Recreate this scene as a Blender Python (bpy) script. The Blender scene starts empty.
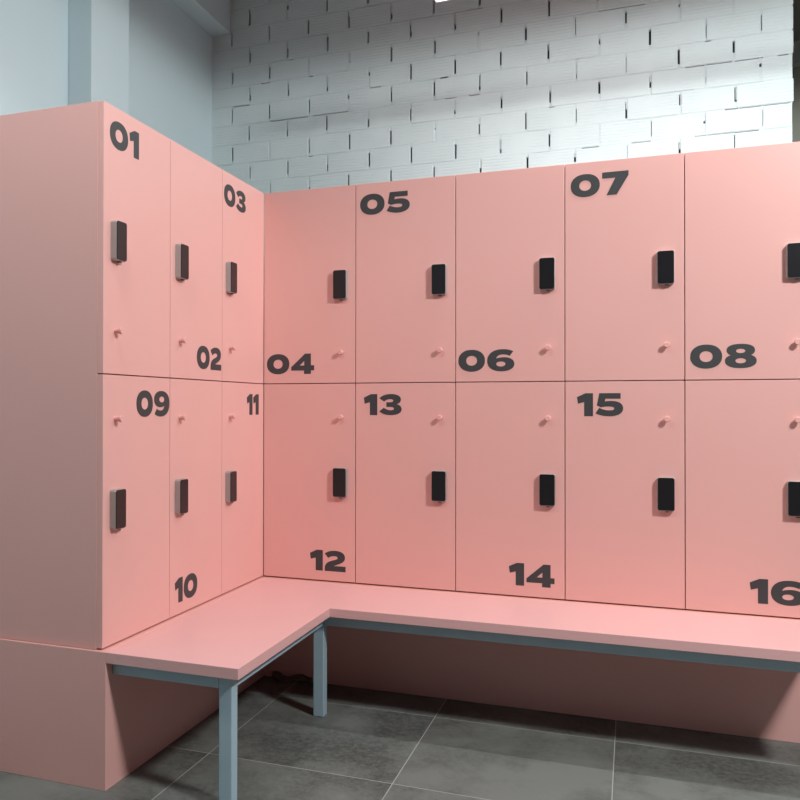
import bpy, bmesh, math, random
from mathutils import Vector, Matrix

random.seed(7)
S = bpy.context.scene
C = S.collection

# ------------------------------------------------------------------ camera
F_PX, PPX = 876.54, 279.6
CAM = Vector((1.43095, -3.37812, 1.11017))
YAW, PIT, ROL = -0.38249, 0.00764, 0.00163
fw = Vector((math.sin(YAW) * math.cos(PIT), math.cos(YAW) * math.cos(PIT), math.sin(PIT)))
rt = Vector((math.cos(YAW), -math.sin(YAW), 0))
up = rt.cross(fw)
r2 = rt * math.cos(ROL) + up * math.sin(ROL)
u2 = -rt * math.sin(ROL) + up * math.cos(ROL)
cd = bpy.data.cameras.new('camera')
cam = bpy.data.objects.new('camera', cd); C.objects.link(cam)
cam.matrix_world = Matrix(((r2.x, u2.x, -fw.x, CAM.x), (r2.y, u2.y, -fw.y, CAM.y),
                           (r2.z, u2.z, -fw.z, CAM.z), (0, 0, 0, 1)))
cd.sensor_width = 36; cd.lens = 36 * F_PX / 800
cd.shift_x = (400 - PPX) / 800; cd.shift_y = 0
cd.clip_start = 0.02
S.camera = cam

# ------------------------------------------------------------------ world, exposure, lights
W = bpy.data.worlds.new('world'); S.world = W; W.use_nodes = True
W.node_tree.nodes['Background'].inputs[0].default_value = (0.75, 0.85, 0.9, 1)
W.node_tree.nodes['Background'].inputs[1].default_value = 0.05
S.view_settings.view_transform = 'Standard'
S.view_settings.look = 'None'
S.view_settings.exposure = 0.45
S.view_settings.gamma = 1.0
S.view_settings.use_curve_mapping = False

def area(name, loc, sx, sy, power, col=(0.95, 1.0, 1.0)):
    d = bpy.data.lights.new(name, 'AREA'); d.shape = 'RECTANGLE'
    d.size = sx; d.size_y = sy; d.energy = power; d.color = col
    o = bpy.data.objects.new(name, d); C.objects.link(o); o.location = loc
    return o
def spot(name, loc, aim, power, radius, size=180, blend=.055, col=(0.95, 1.0, 1.0)):
    d = bpy.data.lights.new(name, 'SPOT'); d.energy = power; d.color = col
    d.shadow_soft_size = radius; d.spot_size = math.radians(size); d.spot_blend = blend
    o = bpy.data.objects.new(name, d); C.objects.link(o); o.location = loc
    o.rotation_euler = Vector(aim).to_track_quat('-Z', 'Y').to_euler()
    return o
# the light of each hanging lamp built further down sits just below its diffuser
LAMP_A = (3.10, -1.95, 3.15)     # round dome lamp over the aisle, right of the bench
LAMP_B = (2.06, -0.06, 2.668)    # strip lamp over the back lockers
FILL_LAMP = (0.30, -1.95, 3.15)     # unseen square lamp, added to brighten the near end of the left lockers
spot('lamp_light', (LAMP_A[0], LAMP_A[1], LAMP_A[2] - .18), (0, 0, -1), 330, .21)
area('lamp_light', (LAMP_B[0], LAMP_B[1], LAMP_B[2] - .005), 2.6, 0.036, 20)
spot('lamp_light', (FILL_LAMP[0], FILL_LAMP[1], FILL_LAMP[2] - .03), (0, 0, -1), 54, .13, 130, .4)

# ------------------------------------------------------------------ material helpers
def new_mat(name):
    m = bpy.data.materials.new(name); m.use_nodes = True
    nt = m.node_tree
    return m, nt, nt.nodes['Principled BSDF']
def nd(nt, t, **kw):
    n = nt.nodes.new(t)
    for k, v in kw.items(): setattr(n, k, v)
    return n
def math_n(nt, op, a, b=None):
    n = nd(nt, 'ShaderNodeMath', operation=op)
    for i, v in enumerate((a, b)):
        if v is None: continue
        if isinstance(v, (int, float)): n.inputs[i].default_value = v
        else: nt.links.new(v, n.inputs[i])
    return n.outputs[0]
def mix_col(nt, fac, a, b):
    n = nd(nt, 'ShaderNodeMix', data_type='RGBA')
    for i, v in ((0, fac), (6, a), (7, b)):
        if isinstance(v, (int, float)): n.inputs[i].default_value = v
        elif isinstance(v, tuple): n.inputs[i].default_value = (*v, 1)
        else: nt.links.new(v, n.inputs[i])
    return n.outputs[2]
def noise(nt, scale, detail=3, rough=.5, vec=None):
    n = nd(nt, 'ShaderNodeTexNoise'); n.inputs['Scale'].default_value = scale
    n.inputs['Detail'].default_value = detail; n.inputs['Roughness'].default_value = rough
    tc = vec
    if tc is None: tc = nd(nt, 'ShaderNodeTexCoord').outputs['Object']
    nt.links.new(tc, n.inputs['Vector'])
    return n.outputs['Fac']
def ramp(nt, fac, lo, hi):
    n = nd(nt, 'ShaderNodeMapRange'); n.inputs[1].default_value = lo; n.inputs[2].default_value = hi
    nt.links.new(fac, n.inputs[0]); return n.outputs[0]
def bump(nt, b, h, strength, dist):
    n = nd(nt, 'ShaderNodeBump'); n.inputs['Strength'].default_value = strength
    n.inputs['Distance'].default_value = dist
    nt.links.new(h, n.inputs['Height']); nt.links.new(n.outputs[0], b.inputs['Normal'])
def simple(name, col, rough=.5, metal=0.0, var=.04, scale=9, bstr=0.0, bscale=300, spec=.5):
    m, nt, b = new_mat(name)
    f = noise(nt, scale)
    c1 = tuple(max(0, c * (1 - var)) for c in col); c2 = tuple(min(1, c * (1 + var)) for c in col)
    nt.links.new(mix_col(nt, f, c1, c2), b.inputs['Base Color'])
    b.inputs['Roughness'].default_value = rough; b.inputs['Metallic'].default_value = metal
    b.inputs['Specular IOR Level'].default_value = spec
    if bstr: bump(nt, b, noise(nt, bscale, 2), bstr, .001)
    return m

PINK = simple('pink_laminate', (0.81, 0.428, 0.390), .42, var=.015, scale=5, bstr=.05, bscale=600)
PINKB = simple('pink_bench_laminate', (0.77, 0.43, 0.42), .38, var=.015, scale=5)
DECAL = simple('charcoal_vinyl', (0.046, 0.045, 0.048), .55, var=.05)
LOCKM = simple('satin_grey_metal', (0.42, 0.40, 0.39), .42, metal=.5, var=.05, scale=60)
BLACK = simple('black_touch_glass', (0.012, 0.011, 0.013), .28, var=.05)
NUB = simple('dark_key_slot', (0.10, 0.10, 0.10), .4, metal=.5)
STEEL = simple('blue_grey_painted_steel', (0.38, 0.50, 0.57), .45, var=.05, scale=12)
WALL = simple('pale_blue_plaster', (0.60, 0.725, 0.76), .85, var=.025, scale=3, bstr=.25, bscale=90)
PAINT = simple('painted_mortar', (0.61, 0.69, 0.70), .8, var=.03, bstr=.4, bscale=120)
HOLE = simple('shaded_bare_mortar', (0.06, 0.058, 0.056), .95, var=.2, scale=80)  # bare mortar inside open joints, with the shade of the gaps in its colour
CEIL = simple('ceiling_paint', (0.30, 0.31, 0.31), .9, var=.02)
PASS = simple('olive_grey_paint', (0.42, 0.43, 0.36), .8, var=.15, scale=4)
DARKW = simple('dark_grey_paint', (0.13, 0.12, 0.12), .8, var=.05, scale=4)
RAILG = simple('grey_duct_metal', (0.6, 0.62, 0.6), .5, var=.08)
WHITE = simple('white_lamp_metal', (0.8, 0.8, 0.8), .4, var=.01)
RAG = simple('brown_rag_cloth', (0.24, 0.19, 0.18), .9, var=.25, scale=40)
CORD = simple('lamp_cord', (0.25, 0.25, 0.25), .6)

def emit(name, col, st):
    m, nt, b = new_mat(name)
    b.inputs['Base Color'].default_value = (.9, .9, .9, 1)
    b.inputs['Emission Color'].default_value = (*col, 1); b.inputs['Emission Strength'].default_value = st
    return m
DIFF = emit('lamp_diffuser', (1, .97, .93), 4)

# painted hollow brick: fine horizontal ridges along every course
ROW0, PITCH = 2.333, 0.1015
def brick_mat():
    m, nt, b = new_mat('painted_ribbed_brick')
    tc = nd(nt, 'ShaderNodeTexCoord').outputs['Object']
    sp = nd(nt, 'ShaderNodeSeparateXYZ'); nt.links.new(tc, sp.inputs[0])
    f = noise(nt, 6, 4)
    nt.links.new(mix_col(nt, f, (0.625, 0.71, 0.72), (0.685, 0.765, 0.775)), b.inputs['Base Color'])
    b.inputs['Roughness'].default_value = .8
    t = math_n(nt, 'DIVIDE', math_n(nt, 'SUBTRACT', sp.outputs[2], ROW0), PITCH / 7)
    fr = math_n(nt, 'FRACT', t)
    rib = math_n(nt, 'ABSOLUTE', math_n(nt, 'SUBTRACT', fr, .5))      # 0 in the groove, .5 between grooves
    rib = ramp(nt, rib, .0, .16)
    fill = ramp(nt, noise(nt, 9, 2), .42, .62)                        # thick paint fills the grooves in places
    rib = math_n(nt, 'MAXIMUM', rib, fill)
    h = math_n(nt, 'ADD', rib, math_n(nt, 'MULTIPLY', noise(nt, 150, 3), .5))
    bump(nt, b, h, .6, .0024)
    return m
BRICK = brick_mat()

def floor_mat():
    m, nt, b = new_mat('grey_slate_tile')
    tc = nd(nt, 'ShaderNodeTexCoord').outputs['Object']
    sp = nd(nt, 'ShaderNodeSeparateXYZ'); nt.links.new(tc, sp.inputs[0])
    tx = math_n(nt, 'DIVIDE', math_n(nt, 'SUBTRACT', sp.outputs[0], .172 - 6.02), .602)
    ty = math_n(nt, 'DIVIDE', math_n(nt, 'SUBTRACT', sp.outputs[1], -.250 - 12), .600)
    def edge(t, w):
        f = math_n(nt, 'FRACT', t)
        d = math_n(nt, 'MINIMUM', f, math_n(nt, 'SUBTRACT', 1.0, f))
        return math_n(nt, 'LESS_THAN', d, w)
    g = math_n(nt, 'MAXIMUM', edge(tx, .0022), edge(ty, .0024))
    cell = nd(nt, 'ShaderNodeCombineXYZ')
    nt.links.new(math_n(nt, 'FLOOR', tx), cell.inputs[0]); nt.links.new(math_n(nt, 'FLOOR', ty), cell.inputs[1])
    wn = nd(nt, 'ShaderNodeTexWhiteNoise'); nt.links.new(cell.outputs[0], wn.inputs['Vector'])
    off = nd(nt, 'ShaderNodeVectorMath', operation='MULTIPLY_ADD')    # every tile gets its own clouding
    nt.links.new(wn.outputs['Color'], off.inputs[0]); off.inputs[1].default_value = (9, 9, 9); nt.links.new(tc, off.inputs[2])
    cl = noise(nt, 3.2, 6, .62, off.outputs[0])
    fine = noise(nt, 60, 4, .75, off.outputs[0])
    c = mix_col(nt, ramp(nt, cl, .40, .62), (0.072, 0.076, 0.069), (0.190, 0.197, 0.182))
    vein = ramp(nt, noise(nt, 2.1, 7, .72, off.outputs[0]), .60, .74)
    c = mix_col(nt, math_n(nt, 'MULTIPLY', vein, .7), c, (0.31, 0.315, 0.30))
    c = mix_col(nt, math_n(nt, 'MULTIPLY', ramp(nt, fine, .40, .62), .5), c, (0.20, 0.20, 0.185))
    c = mix_col(nt, math_n(nt, 'MULTIPLY', wn.outputs['Value'], .12), c, (0.06, 0.06, 0.055))
    c = mix_col(nt, g, c, (0.42, 0.41, 0.39))
    nt.links.new(c, b.inputs['Base Color'])
    b.inputs['Roughness'].default_value = .55
    bump(nt, b, math_n(nt, 'ADD', fine, math_n(nt, 'MULTIPLY', g, -1.0)), .25, .0012)
    return m
FLOOR = floor_mat()

# ------------------------------------------------------------------ mesh helpers
def link_mesh(name, bm, mats, parent=None, smooth=False):
    me = bpy.data.meshes.new(name)
    bmesh.ops.recalc_face_normals(bm, faces=bm.faces)
    bm.to_mesh(me); bm.free()
    for m in (mats if isinstance(mats, (list, tuple)) else [mats]): me.materials.append(m)
    if smooth:
        for p in me.polygons: p.use_smooth = True
        me.set_sharp_from_angle(angle=math.radians(35))
    o = bpy.data.objects.new(name, me); C.objects.link(o)
    if parent: o.parent = parent
    return o
def box(bm, x0, x1, y0, y1, z0, z1, bev=0.0, mi=0, seg=2):
    vs = [bm.verts.new((x, y, z)) for x in (x0, x1) for y in (y0, y1) for z in (z0, z1)]
    fs = []
    for q in ((0, 1, 3, 2), (4, 6, 7, 5), (0, 4, 5, 1), (2, 3, 7, 6), (0, 2, 6, 4), (1, 5, 7, 3)):
        f = bm.faces.new([vs[i] for i in q]); f.material_index = mi; fs.append(f)
    bmesh.ops.recalc_face_normals(bm, faces=fs)
    if bev > 0:
        es = list({e for f in fs for e in f.edges})
        bmesh.ops.bevel(bm, geom=es, offset=bev, segments=seg, profile=.5, affect='EDGES', material=mi)
def prism(bm, pts, z0, z1, bev=0.0, seg=2):
    a = [bm.verts.new((x, y, z0)) for x, y in pts]; b = [bm.verts.new((x, y, z1)) for x, y in pts]
    n = len(pts); fs = [bm.faces.new(a[::-1]), bm.faces.new(b)]
    for i in range(n): fs.append(bm.faces.new((a[i], a[(i + 1) % n], b[(i + 1) % n], b[i])))
    bmesh.ops.recalc_face_normals(bm, faces=fs)
    if bev: bmesh.ops.bevel(bm, geom=list({e for f in fs for e in f.edges}), offset=bev, segments=seg, profile=.5, affect='EDGES')
def bx(name, mat, *a, parent=None, bev=0.0):
    bm = bmesh.new(); box(bm, *a, bev=bev); return link_mesh(name, bm, mat, parent)
def struct(o): o['kind'] = 'structure'; return o
def tag(o, label, cat, group=None):
    o['label'] = label; o['category'] = cat
    if group: o['group'] = group
    return o
def empty(name, loc, rz=0.0):
    o = bpy.data.objects.new(name, None); C.objects.link(o); o.location = loc
    o.rotation_euler = (0, 0, rz); o.empty_display_size = .1
    return o

# ------------------------------------------------------------------ the room
XL, YB, ZC, XR, YF, YP = -0.64, 0.80, 3.60, 5.0, -7.0, 2.2
struct(bx('floor', FLOOR, XL - .2, XR + .2, YF - .2, YP + .2, -.1, 0))
struct(bx('ceiling', CEIL, XL - .2, XR + .2, YF - .2, YP + .2, ZC, ZC + .1))
struct(bx('wall_left', WALL, XL - .15, XL, YF, YP, 0, ZC))
struct(bx('wall_front', DARKW, XL - .15, XR + .15, YF - .15, YF, 0, ZC))
struct(bx('wall_right', DARKW, XR, XR + .15, YF, YP, 0, ZC))
struct(bx('wall_passage', PASS, XL - .15, XR + .15, YP, YP + .15, 0, ZC))
struct(bx('trim_1', WALL, XL, -0.53, -0.481, -0.205, 0, 3.07, bev=.003))                 # column
struct(bx('trim_2', WALL, XL, -0.53, YF, YB - .002, 3.075, ZC, bev=.003))               # beam over it
struct(bx('trim_3', RAILG, 2.06, XR, YP - .06, YP - .001, 3.00, 3.13, bev=.006))        # rail in the passage

# painted brick wall: separate bricks, filled bed joints with open cracks, open head joints
CRACKS = [(1.291, 1.486, 5, 1), (1.646, 1.828, 2, 1), (1.42, 1.61, 2, 0), (1.282, 1.481, 1, 0), (1.509, 1.681, 1, 0),
          (1.415, 1.61, 0, 0), (1.256, 1.387, 2, 0), (1.092, 1.273, 3, 0), (.923, .959, 4, 0), (.577, .616, 3, 0),
          (.601, .654, 2, 1), (.654, .778, 6, 1), (1.737, 1.942, 1, 0), (1.947, 2.047, -1, 0), (1.998, 2.039, 2, 1),
          (1.855, 2.044, 0, 1), (1.684, 1.728, -1, 1), (1.734, 1.928, -1, 1), (-.523, -.419, 3, 1), (-.306, -.097, 2, 1),
          (-.075, .116, 2, 1), (-.465, -.306, 2, 0), (-.064, .116, 0, 0), (-.419, -.25, 0, 0), (-.194, .011, -1, 0),
          (.431, .616, 3, 0), (.079, .116, 4, 0), (.3, .44, 6, 0), (.229, .286, 3, 1), (1.80, 1.85, 0, 1)]
def brick_wall():
    bm = bmesh.new()
    XE = 2.054
    box(bm, XL - .15, XE - .012, YB + .022, YB + .12, 0, ZC, mi=1)        # unpainted core behind the joints, coloured dark for their shade
    k0, k1 = -23, 13
    for k in range(k0, k1):
        zc = ROW0 + PITCH * k
        if zc + .05 > ZC + .05 or zc < .03: continue
        even = (k % 2 == 1)
        xs = []
        base = -.093 if even else .007
        j = -4
        while True:
            x = base + .2145 * j + random.uniform(-.004, .004)
            if x > XE - .06: break
            if x > XL + .02: xs.append(x)
            j += 1
        ends = [XL - .02] + xs + [XE]
        z0, z1 = zc - PITCH / 2 + .0028, zc + PITCH / 2 - .0028
        for i in range(len(ends) - 1):
            a = ends[i] + (.0045 if i else 0); b = ends[i + 1] - (.0045 if i < len(ends) - 2 else -random.uniform(-.004, .004))
            d = random.uniform(-.0022, .0014)
            box(bm, a, b, YB + d, YB + .03, z0 + random.uniform(-.0006, .0006), z1 + random.uniform(-.0006, .0006), bev=.0022, mi=0)
        for x in xs:
            hw = random.uniform(.0030, .0052)                             # head joints: open in the middle, daubed at the ends
            r = random.random()
            lo = random.uniform(.008, .020); hi = random.uniform(.008, .022)
            if r < .10 or (x > 1.15 and r < .45): lo = random.uniform(.02, .075)
            elif x > 1.15 and r < .8:
                box(bm, x - .005, x + .0012, YB + .0035, YB + .03, z0, z1, mi=2)
            elif r < .22: hi = random.uniform(.02, .05)
            box(bm, x - .0052, x - hw, YB + .002, YB + .03, z0, z1, mi=2)
            box(bm, x + hw, x + .0052, YB + .002, YB + .03, z0, z1, mi=2)
            if random.random() < .5:
                q = random.uniform(-.02, .02); box(bm, x - hw * random.uniform(-.2, 1.2), x + hw, YB + .004, YB + .03, zc + q, z1, mi=2)
            box(bm, x - .0052, x + .0052, YB + .0016, YB + .03, z0 - .002, z0 + min(lo, .08), bev=.001, mi=2)
            box(bm, x - .0052, x + .0052, YB + .0016, YB + .03, z1 - hi, z1 + .002, bev=.001, mi=2)
        # bed joint above this course
        cuts = sorted((a, b, deep) for a, b, kk, deep in CRACKS if kk == k)
        if not cuts and (k > 6 or k < -2):
            a = random.uniform(XL, 1.6); cuts = [(a, a + random.uniform(.08, .3), random.choice((0, 1)))]
        for jx in [base_n + .2145 * q for base_n in (.007 if even else -.093,) for q in range(-3, 11)]:   # short hooks off the joints
            if random.random() < .5:
                ln = random.choice((1, -1)) * random.uniform(.015, .11)
                a, b = sorted((jx, jx + ln))
                if a > XL + .02 and b < XE - .01 and all(b < c[0] - .004 or a > c[1] + .004 for c in cuts):
                    cuts.append((a, b, 0 if random.random() < .75 else 1))
        cuts.sort()
        x = XL
        zj = zc + PITCH / 2
        for a, b, deep in cuts:
            if a > x: box(bm, x, a, YB + .0012, YB + .03, zj - .0036, zj + .0036, mi=2)
            dd = .02 if deep else .0045
            box(bm, a, b, YB + dd, YB + .03, zj - .0036, zj + .0036, mi=2 if not deep else 1)
            # paint bridges part of the crack
            box(bm, a, b, YB + .002, YB + .02, zj + (.0008 if deep else .0), zj + .0036, mi=2)
            x = b
        box(bm, x, XE - .002, YB + .0012, YB + .03, zj - .0036, zj + .0036, mi=2)
    return struct(link_mesh('wall_back', bm, [BRICK, HOLE, PAINT]))
brick_wall()

# ------------------------------------------------------------------ bases under the lockers
w = 0.40055
YE = -3 * w                         # end of the left bank
ZB, ZM, ZT = 0.403, 1.205, 2.0055   # locker bottom, seam between the rows, top
bm = bmesh.new(); prism(bm, [(-.5, YE - .011), (.02, YE - .011), (.02, .5), (-.5, .5)], 0, .40, bev=.0012)
tag(link_mesh('locker_plinth', bm, PINK), 'tall pink plinth under the left lockers, its end face bare beside the bench', 'plinth', 'pink plinths under the lockers')
bm = bmesh.new(); prism(bm, [(.0205, -.04), (5 * w, -.04), (5 * w, .5), (.0205, .5)], 0, .40, bev=.0012)
tag(link_mesh('locker_plinth', bm, PINK), 'long pink plinth under the back lockers, in shade below the long bench arm', 'plinth', 'pink plinths under the lockers')
bm = bmesh.new(); box(bm, -.5, -.0198, YE, YE + .0115, ZB - .002, ZT, bev=.0008)
tag(link_mesh('locker_end_panel', bm, PINK), 'tall plain pink panel closing the near end of the left lockers', 'panel')

# ------------------------------------------------------------------ digits
def ell(cx, cy, rx, ry, n=40, e=2.0):
    pts = []
    for i in range(n):
        t = 2 * math.pi * i / n; c, s = math.cos(t), math.sin(t)
        pts.append((cx + rx * math.copysign(abs(c) ** (2 / e), c), cy + ry * math.copysign(abs(s) ** (2 / e), s)))
    return pts
def path(start, *segs):
    pts = [start]
    for s in segs:
        if len(s) == 2: pts.append(s)
        else:
            p0 = pts[-1]; (a, b, c) = (s[0:2], s[2:4], s[4:6])
            for i in range(1, 11):
                t = i / 10; u = 1 - t
                pts.append(tuple(u**3 * p0[q] + 3 * u * u * t * a[q] + 3 * u * t * t * b[q] + t**3 * c[q] for q in (0, 1)))
    return pts
SIX = [path((.96, .10), (.85, .03, .72, 0, .56, 0), (.22, 0, 0, .2, 0, .52), (0, .83, .2, 1, .53, 1), (.82, 1, 1, .87, 1, .67),
            (1, .46, .82, .365, .62, .365), (.5, .365, .40, .385, .335, .42), (.36, .30, .45, .235, .58, .235), (.68, .235, .76, .26, .83, .31)),
       ell(.505, .668, .17, .115)]
GLYPH = {   # outlines in a unit box, y downwards; width in units of the height
    '0': (1.20, [ell(.5, .5, .5, .5, 56, 2.2), ell(.5, .5, .205, .225, 40, 2.1)]),
    '1': (0.66, [[(.53, 0), (1, 0), (1, 1), (.45, 1), (.45, .385), (.06, .46), (0, .17)]]),
    '2': (1.06, [path((0, .16), (.12, .06, .28, 0, .5, 0), (.8, 0, .97, .12, .97, .32), (.97, .5, .82, .58, .62, .66), (.43, .74),
                      (1, .74), (1, 1), (0, 1), (0, .87), (0, .62, .2, .53, .4, .47), (.55, .43, .62, .4, .62, .34),
                      (.62, .28, .55, .26, .46, .26), (.34, .26, .25, .30, .17, .37))]),
    '3': (1.08, [path((0, .2), (.12, .07, .3, 0, .52, 0), (.8, 0, .97, .1, .97, .26), (.97, .37, .9, .44, .78, .48),
                      (.92, .52, 1, .6, 1, .72), (1, .9, .8, 1, .5, 1), (.28, 1, .1, .93, 0, .82), (.2, .65),
                      (.3, .73, .42, .765, .5, .765), (.6, .765, .66, .74, .66, .69), (.66, .64, .6, .61, .5, .61),
                      (.32, .61), (.32, .39), (.5, .39), (.58, .39, .63, .36, .63, .315), (.63, .265, .57, .245, .48, .245),
                      (.38, .245, .3, .28, .22, .36))]),
    '4': (1.20, [[(.61, 0), (.86, 0), (.86, .58), (1, .58), (1, .83), (.86, .83), (.86, 1), (.56, 1), (.56, .83), (0, .83), (0, .66)],
                 [(.37, .585), (.57, .36), (.57, .585)]]),
    '5': (1.12, [path((.14, 0), (.91, 0), (.91, .24), (.36, .24), (.34, .36), (.42, .34, .5, .335, .56, .335), (.86, .335, 1, .46, 1, .655),
                      (1, .87, .8, 1, .5, 1), (.3, 1, .12, .95, 0, .87), (.14, .63), (.25, .71, .38, .745, .5, .745),
                      (.62, .745, .68, .72, .68, .66), (.68, .6, .6, .575, .46, .575), (.36, .575, .27, .59, .20, .615), (.05, .53))]),
    '6': (1.20, SIX),
    '7': (1.06, [[(0, 0), (1, 0), (1, .19), (.55, 1), (.16, 1), (.50, .265), (0, .265)]]),
    '8': (1.16, [path((.5, 0), (.8, 0, .95, .1, .95, .26), (.95, .36, .9, .42, .82, .465), (.94, .51, 1, .58, 1, .70), (1, .9, .8, 1, .5, 1),
                      (.2, 1, 0, .9, 0, .70), (0, .58, .06, .51, .18, .465), (.1, .42, .05, .36, .05, .26), (.05, .1, .2, 0, .5, 0)),
                 ell(.5, .29, .145, .09), ell(.5, .695, .17, .105)]),
    '9': (1.20, [[(1 - x, 1 - y) for x, y in c] for c in SIX]),
}
def number_mesh(txt, h=.0835, gap=.0085, thick=.0007):
    cu = bpy.data.curves.new('digits', 'CURVE'); cu.dimensions = '2D'; cu.fill_mode = 'BOTH'; cu.extrude = thick / 2
    x = 0.0
    for ch in txt:
        gw, cs = GLYPH[ch]; gw *= h
        for c in cs:
            sp = cu.splines.new('POLY'); sp.points.add(len(c) - 1); sp.use_cyclic_u = True
            for pt, (u, v) in zip(sp.points, c): pt.co = (x + u * gw, (1 - v) * h, 0, 1)
        x += gw + gap
    width = x - gap
    tmp = bpy.data.objects.new('digits', cu); C.objects.link(tmp)
    bpy.context.view_layer.update()
    me = bpy.data.meshes.new_from_object(tmp.evaluated_get(bpy.context.evaluated_depsgraph_get()))
    bpy.data.objects.remove(tmp); bpy.data.curves.remove(cu)
    # stand the digits up: curve x -> local x, curve y -> local z, front towards -y
    me.transform(Matrix(((1, 0, 0, 0), (0, 0, -1, 0), (0, 1, 0, 0), (0, 0, 0, 1))))
    me.materials.append(DECAL)
    return me, width

# ------------------------------------------------------------------ lockers
# local frame of a locker: x to its right along the front (0..w), front of the door at y = 0, z = 0 at the floor of the locker
G = .0028
def rounded(cx, cz, hw, hh, r, n=5):
    pts = []
    for sx, sz, a0 in ((1, 1, 0), (-1, 1, 90), (-1, -1, 180), (1, -1, 270)):
        for i in range(n + 1):
            a = math.radians(a0 + 90 * i / n)
            pts.append((cx + sx * (hw - r) + r * math.cos(a), cz + sz * (hh - r) + r * math.sin(a)))
    return pts
def slab_xz(bm, pts, y0, y1, bev=0.0):
    a = [bm.verts.new((x, y0, z)) for x, z in pts]; b = [bm.verts.new((x, y1, z)) for x, z in pts]
    n = len(pts); fs = [bm.faces.new(a), bm.faces.new(b[::-1])]
    for i in range(n): fs.append(bm.faces.new((a[i], b[i], b[(i + 1) % n], a[(i + 1) % n])))
    bmesh.ops.recalc_face_normals(bm, faces=fs)
    if bev: bmesh.ops.bevel(bm, geom=[e for e in fs[0].edges], offset=bev, segments=2, profile=.5, affect='EDGES')

def carcass_mesh(H, first):
    bm = bmesh.new(); t = .016
    x0 = .0118 if first else .0008
    x1, y0, y1 = w - .0008, .0215, .499
    box(bm, x0, x0 + t, y0, y1, .0006, H - .0006); box(bm, x1 - t, x1, y0, y1, .0006, H - .0006)
    box(bm, x0 + t, x1 - t, y0, y1, .0006, t); box(bm, x0 + t, x1 - t, y0, y1, H - t, H - .0006)
    box(bm, x0 + t, x1 - t, y1 - .008, y1, t, H - t)
    return bm
def door_mesh(H):
    bm = bmesh.new(); box(bm, G / 2, w - G / 2, 0, .0195, G / 2 + .0006, H - G / 2 if H < .8 else H - G / 2, bev=.0011)
    return bm
def lock_mesh():
    bm = bmesh.new(); slab_xz(bm, rounded(0, 0, .0282, .059, .0075), -.020, -.0002, bev=.0016); return bm
def panel_mesh():
    bm = bmesh.new(); slab_xz(bm, rounded(0, .0008, .0268, .0572, .0067), -.0226, -.0202, bev=.0008); return bm
def nub_mesh():
    bm = bmesh.new(); slab_xz(bm, rounded(.003, -.0602, .006, .0032, .002, 3), -.016, -.006); return bm
def knob_mesh():
    bm = bmesh.new()
    prof = [(.0001, 0), (.0075, 0), (.0072, -.006), (.0076, -.013), (.0100, -.0165), (.0100, -.0225), (.0086, -.0245), (.0001, -.0245)]
    n = 20; rings = []
    for r, y in prof: rings.append([bm.verts.new((r * math.cos(2 * math.pi * i / n), y, r * math.sin(2 * math.pi * i / n))) for i in range(n)])
    for a, b in zip(rings, rings[1:]):
        for i in range(n): bm.faces.new((a[i], a[(i + 1) % n], b[(i + 1) % n], b[i]))
    bmesh.ops.remove_doubles(bm, verts=bm.verts, dist=.0003)
    return bm

HU, HL = ZT - ZM, ZM - ZB
def make_locker(H, first=False):
    """one locker with its parts: carcass, door (> door_knob), electronic_lock (> touch_panel, key_slot)"""
    r = empty('locker', (0, 0, 0))
    link_mesh('carcass', carcass_mesh(H, first), PINK, r)
    d = link_mesh('door', door_mesh(H), PINK, r)
    link_mesh('door_knob', knob_mesh(), PINK, d, smooth=True)
    k = link_mesh('electronic_lock', lock_mesh(), LOCKM, r)
    link_mesh('touch_panel', panel_mesh(), BLACK, k)['label'] = 'black glass front'
    link_mesh('key_slot', nub_mesh(), NUB, k)
    return r
def copy_tree(o, parent=None):
    c = o.copy(); C.objects.link(c)
    if parent: c.parent = parent
    for ch in list(o.children):
        if not ch.name.startswith('number'): copy_tree(ch, c)
    return c
def kids(o, name): return [c for c in o.children if c.name.split('.')[0] == name][0]

protos = {}
def place(txt, bank, i, upper, align, label):
    H = HU if upper else HL
    first = (bank == 'L' and i == 0)
    key = (upper, first)
    if key not in protos: o = protos[key] = make_locker(H, first)
    else: o = copy_tree(protos[key])
    z = ZM if upper else ZB
    if bank == 'B': o.location = (i * w, 0, z); o.rotation_euler = (0, 0, 0)
    else: o.location = (0, YE + i * w, z); o.rotation_euler = (0, 0, math.pi / 2)
    lx = .339 if bank == 'B' else (.0665, .0625, .0580)[i]
    kx = .342 if bank == 'B' else .066
    lk = kids(o, 'electronic_lock'); lk.location = (lx, 0, .397 if upper else H - .400)
    dr = kids(o, 'door'); kids(dr, 'door_knob').location = (kx, 0, (.125 if bank == 'B' else .130) if upper else H - (.136 if bank == 'B' else .132))
    me, width = number_mesh(txt, .0835)
    n = bpy.data.objects.new('number', me); C.objects.link(n); n.parent = dr
    n['label'] = 'charcoal number ' + txt
    v, hz, off = align
    n.location = ((off if hz == 'L' else w - off - width), -.0005,
                  {'T': (.676 if txt == '01' else .672 if upper else H - .1275), 'B': (.040 if upper else .041)}[v])
    tag(o, label, 'locker', 'numbered pink lockers')
    return o
PL = 'pink locker numbered %s, '
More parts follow.
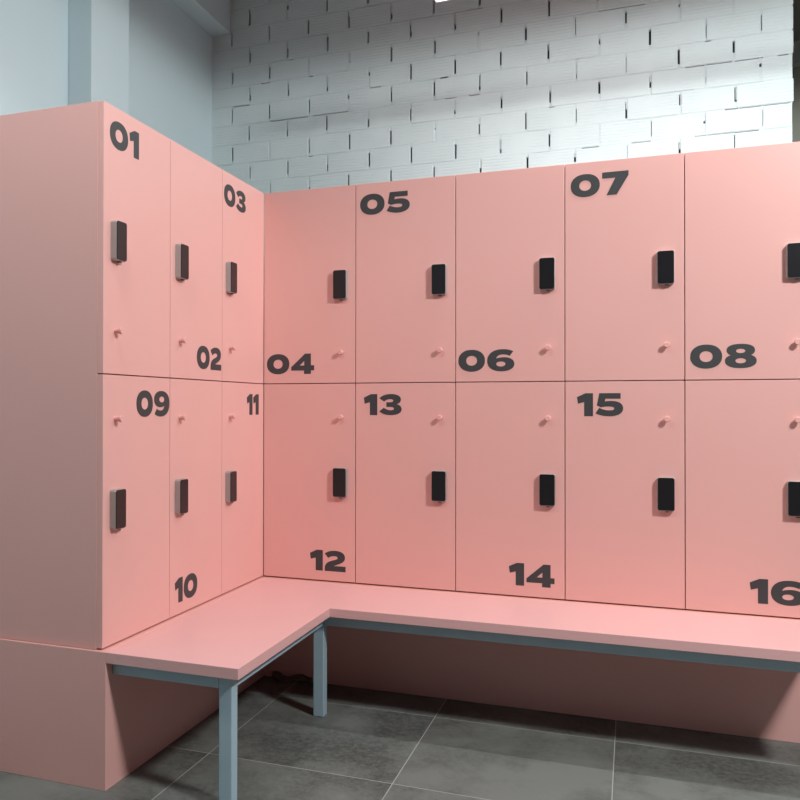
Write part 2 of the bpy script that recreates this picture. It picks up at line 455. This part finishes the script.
for a in (
    ('01', 'L', 0, True, ('T', 'L', .033), PL % '01' + 'upper row at the near outer end of the left bank'),
    ('02', 'L', 1, True, ('B', 'R', .010), PL % '02' + 'upper middle of the left bank, number low on its door'),
    ('03', 'L', 2, True, ('T', 'L', .013), PL % '03' + 'upper row of the left bank, against the corner'),
    ('09', 'L', 0, False, ('T', 'R', .005), PL % '09' + 'lower row at the near outer end of the left bank'),
    ('10', 'L', 1, False, ('B', 'L', .036), PL % '10' + 'lower middle of the left bank, number low on its door'),
    ('11', 'L', 2, False, ('T', 'R', .054), PL % '11' + 'lower row of the left bank, against the corner'),
    ('04', 'B', 0, True, ('B', 'L', .015), PL % '04' + 'upper row of the back bank, next to the corner'),
    ('05', 'B', 1, True, ('T', 'L', .019), PL % '05' + 'second from the corner in the upper back row'),
    ('06', 'B', 2, True, ('B', 'L', .011), PL % '06' + 'middle of the upper back row, number low on its door'),
    ('07', 'B', 3, True, ('T', 'L', .021), PL % '07' + 'fourth from the corner in the upper back row'),
    ('08', 'B', 4, True, ('B', 'L', .017), PL % '08' + 'at the right end of the upper back row'),
    ('12', 'B', 0, False, ('B', 'R', .041), PL % '12' + 'lower row of the back bank, next to the corner'),
    ('13', 'B', 1, False, ('T', 'L', .035), PL % '13' + 'second from the corner in the lower back row'),
    ('14', 'B', 2, False, ('B', 'R', .037), PL % '14' + 'middle of the lower back row, number low on its door'),
    ('15', 'B', 3, False, ('T', 'L', .042), PL % '15' + 'fourth from the corner in the lower back row'),
    ('16', 'B', 4, False, ('B', 'R', .037), PL % '16' + 'at the right end of the lower back row')):
    place(*a)

# ------------------------------------------------------------------ the L-shaped bench
bench = empty('bench', (.24, -.24, 0))
tag(bench, 'L-shaped pink bench with blue-grey steel legs standing in front of the lockers', 'bench')
def bpart(name, bm, mat):
    o = link_mesh(name, bm, mat, bench); o.location = (-.24, .24, 0); return o
bm = bmesh.new()
prism(bm, [(.0205, YE - .011), (.440, YE - .011), (.440, -.440), (5 * w, -.440), (5 * w, -.0405), (.0205, -.0405)], .3685, .400, bev=.0012)
bpart('seat', bm, PINKB)
def tube(x0, x1, y0, y1, z0, z1):
    bm = bmesh.new(); box(bm, x0, x1, y0, y1, z0, z1, bev=.003); return bm
ZR0, ZR1 = .3285, .3683
bpart('rail', tube(.0207, .366, -1.180, -1.140, ZR0, ZR1), STEEL)            # end
bpart('rail', tube(.366, .406, -1.140, -.405, ZR0, ZR1), STEEL)              # left arm, front
bpart('rail', tube(.406, 1.945, -.405, -.365, ZR0, ZR1), STEEL)              # back arm, front
bpart('rail', tube(1.945, 1.985, -.405, -.0407, ZR0, ZR1), STEEL)            # right end, back to the plinth
for lx, ly in ((.366, -1.180), (.366, -.405)):
    bpart('leg', tube(lx, lx + .04, ly, ly + .04, 0, ZR1), STEEL)

# ------------------------------------------------------------------ crumpled rag in the dark corner under the bench
bm = bmesh.new()
NU, NV = 26, 7
rows = []
rr = random.Random(3)
prof = [(.060, -.058), (.085, -.080), (.120, -.100), (.150, -.080), (.185, -.068), (.205, -.052), (.232, -.050)]
for j in range(NV):
    row = []
    for i in range(NU):
        t = i / (NU - 1) * (len(prof) - 1); a = min(int(t), len(prof) - 2); f = t - a
        x = prof[a][0] * (1 - f) + prof[a + 1][0] * f; y = prof[a][1] * (1 - f) + prof[a + 1][1] * f
        v = j / (NV - 1)
        row.append(bm.verts.new((x + rr.uniform(-.002, .002), min(y + .035 * v * v + .003 * math.sin(i * .5 + j), -.043),
                                 .003 + .024 * math.sin(v * 1.5) * (.8 + .2 * math.sin(i * .45)) + rr.uniform(0, .0012))))
    rows.append(row)
for a, b in zip(rows, rows[1:]):
    for i in range(NU - 1): bm.faces.new((a[i], a[i + 1], b[i + 1], b[i]))
bmesh.ops.solidify(bm, geom=list(bm.faces), thickness=.002)
tag(link_mesh('rag', bm, RAG, smooth=True), 'crumpled brown rag on the floor in the dark corner under the bench', 'rag')

# ------------------------------------------------------------------ hanging lamps
def hanging_lamp(loc, lx, ly, label):
    r = empty('hanging_lamp', loc)
    bm = bmesh.new(); t = .006                                   # open tray with a rim
    box(bm, -lx / 2, lx / 2, -ly / 2, ly / 2, .008, .02)
    for a in ((-lx / 2, -lx / 2 + t, -ly / 2, ly / 2), (lx / 2 - t, lx / 2, -ly / 2, ly / 2),
              (-lx / 2 + t, lx / 2 - t, -ly / 2, -ly / 2 + t), (-lx / 2 + t, lx / 2 - t, ly / 2 - t, ly / 2)):
        box(bm, *a, -.001, .008)
    link_mesh('housing', bm, WHITE, r)
    bm = bmesh.new(); box(bm, -lx / 2 + .0062, lx / 2 - .0062, -ly / 2 + .0062, ly / 2 - .0062, 0, .0075)
    link_mesh('diffuser', bm, DIFF, r)
    for s in (-1, 1):
        bm = bmesh.new(); bmesh.ops.create_cone(bm, cap_ends=True, segments=8, radius1=.002, radius2=.002, depth=ZC - loc[2] - .02,
                                                matrix=Matrix.Translation((s * lx * .4, 0, (ZC - loc[2] + .02) / 2)))
        link_mesh('cord', bm, CORD, r)
    tag(r, label, 'lamp')
hanging_lamp(LAMP_B, 2.66, .052, 'white strip lamp hanging above the back lockers, at the top edge of the picture')
hanging_lamp(FILL_LAMP, .34, .34, 'small square fill lamp out of view, added to brighten the near end of the left lockers')
r = empty('dome_lamp', LAMP_A)
def lathe(prof, n=32):
    bm = bmesh.new(); rings = []
    for q, z in prof: rings.append([bm.verts.new((q * math.cos(2 * math.pi * i / n), q * math.sin(2 * math.pi * i / n), z)) for i in range(n)])
    for a, b in zip(rings, rings[1:]):
        for i in range(n): bm.faces.new((a[i], a[(i + 1) % n], b[(i + 1) % n], b[i]))
    bmesh.ops.remove_doubles(bm, verts=bm.verts, dist=.0002)
    return bm
link_mesh('shade', lathe([(.0001, .10), (.05, .10), (.14, .06), (.20, -.02), (.215, -.10), (.211, -.10), (.196, -.02), (.136, .055), (.05, .094), (.0001, .094)]), WHITE, r, smooth=True)
link_mesh('diffuser', lathe([(.0001, .0), (.185, -.02), (.205, -.085), (.15, -.118), (.0001, -.125)]), DIFF, r, smooth=True)
link_mesh('cord', lathe([(.0001, .10), (.004, .10), (.004, ZC - LAMP_A[2]), (.0001, ZC - LAMP_A[2])], 8), CORD, r)
tag(r, 'round dome lamp hanging over the aisle to the right of the bench', 'lamp')
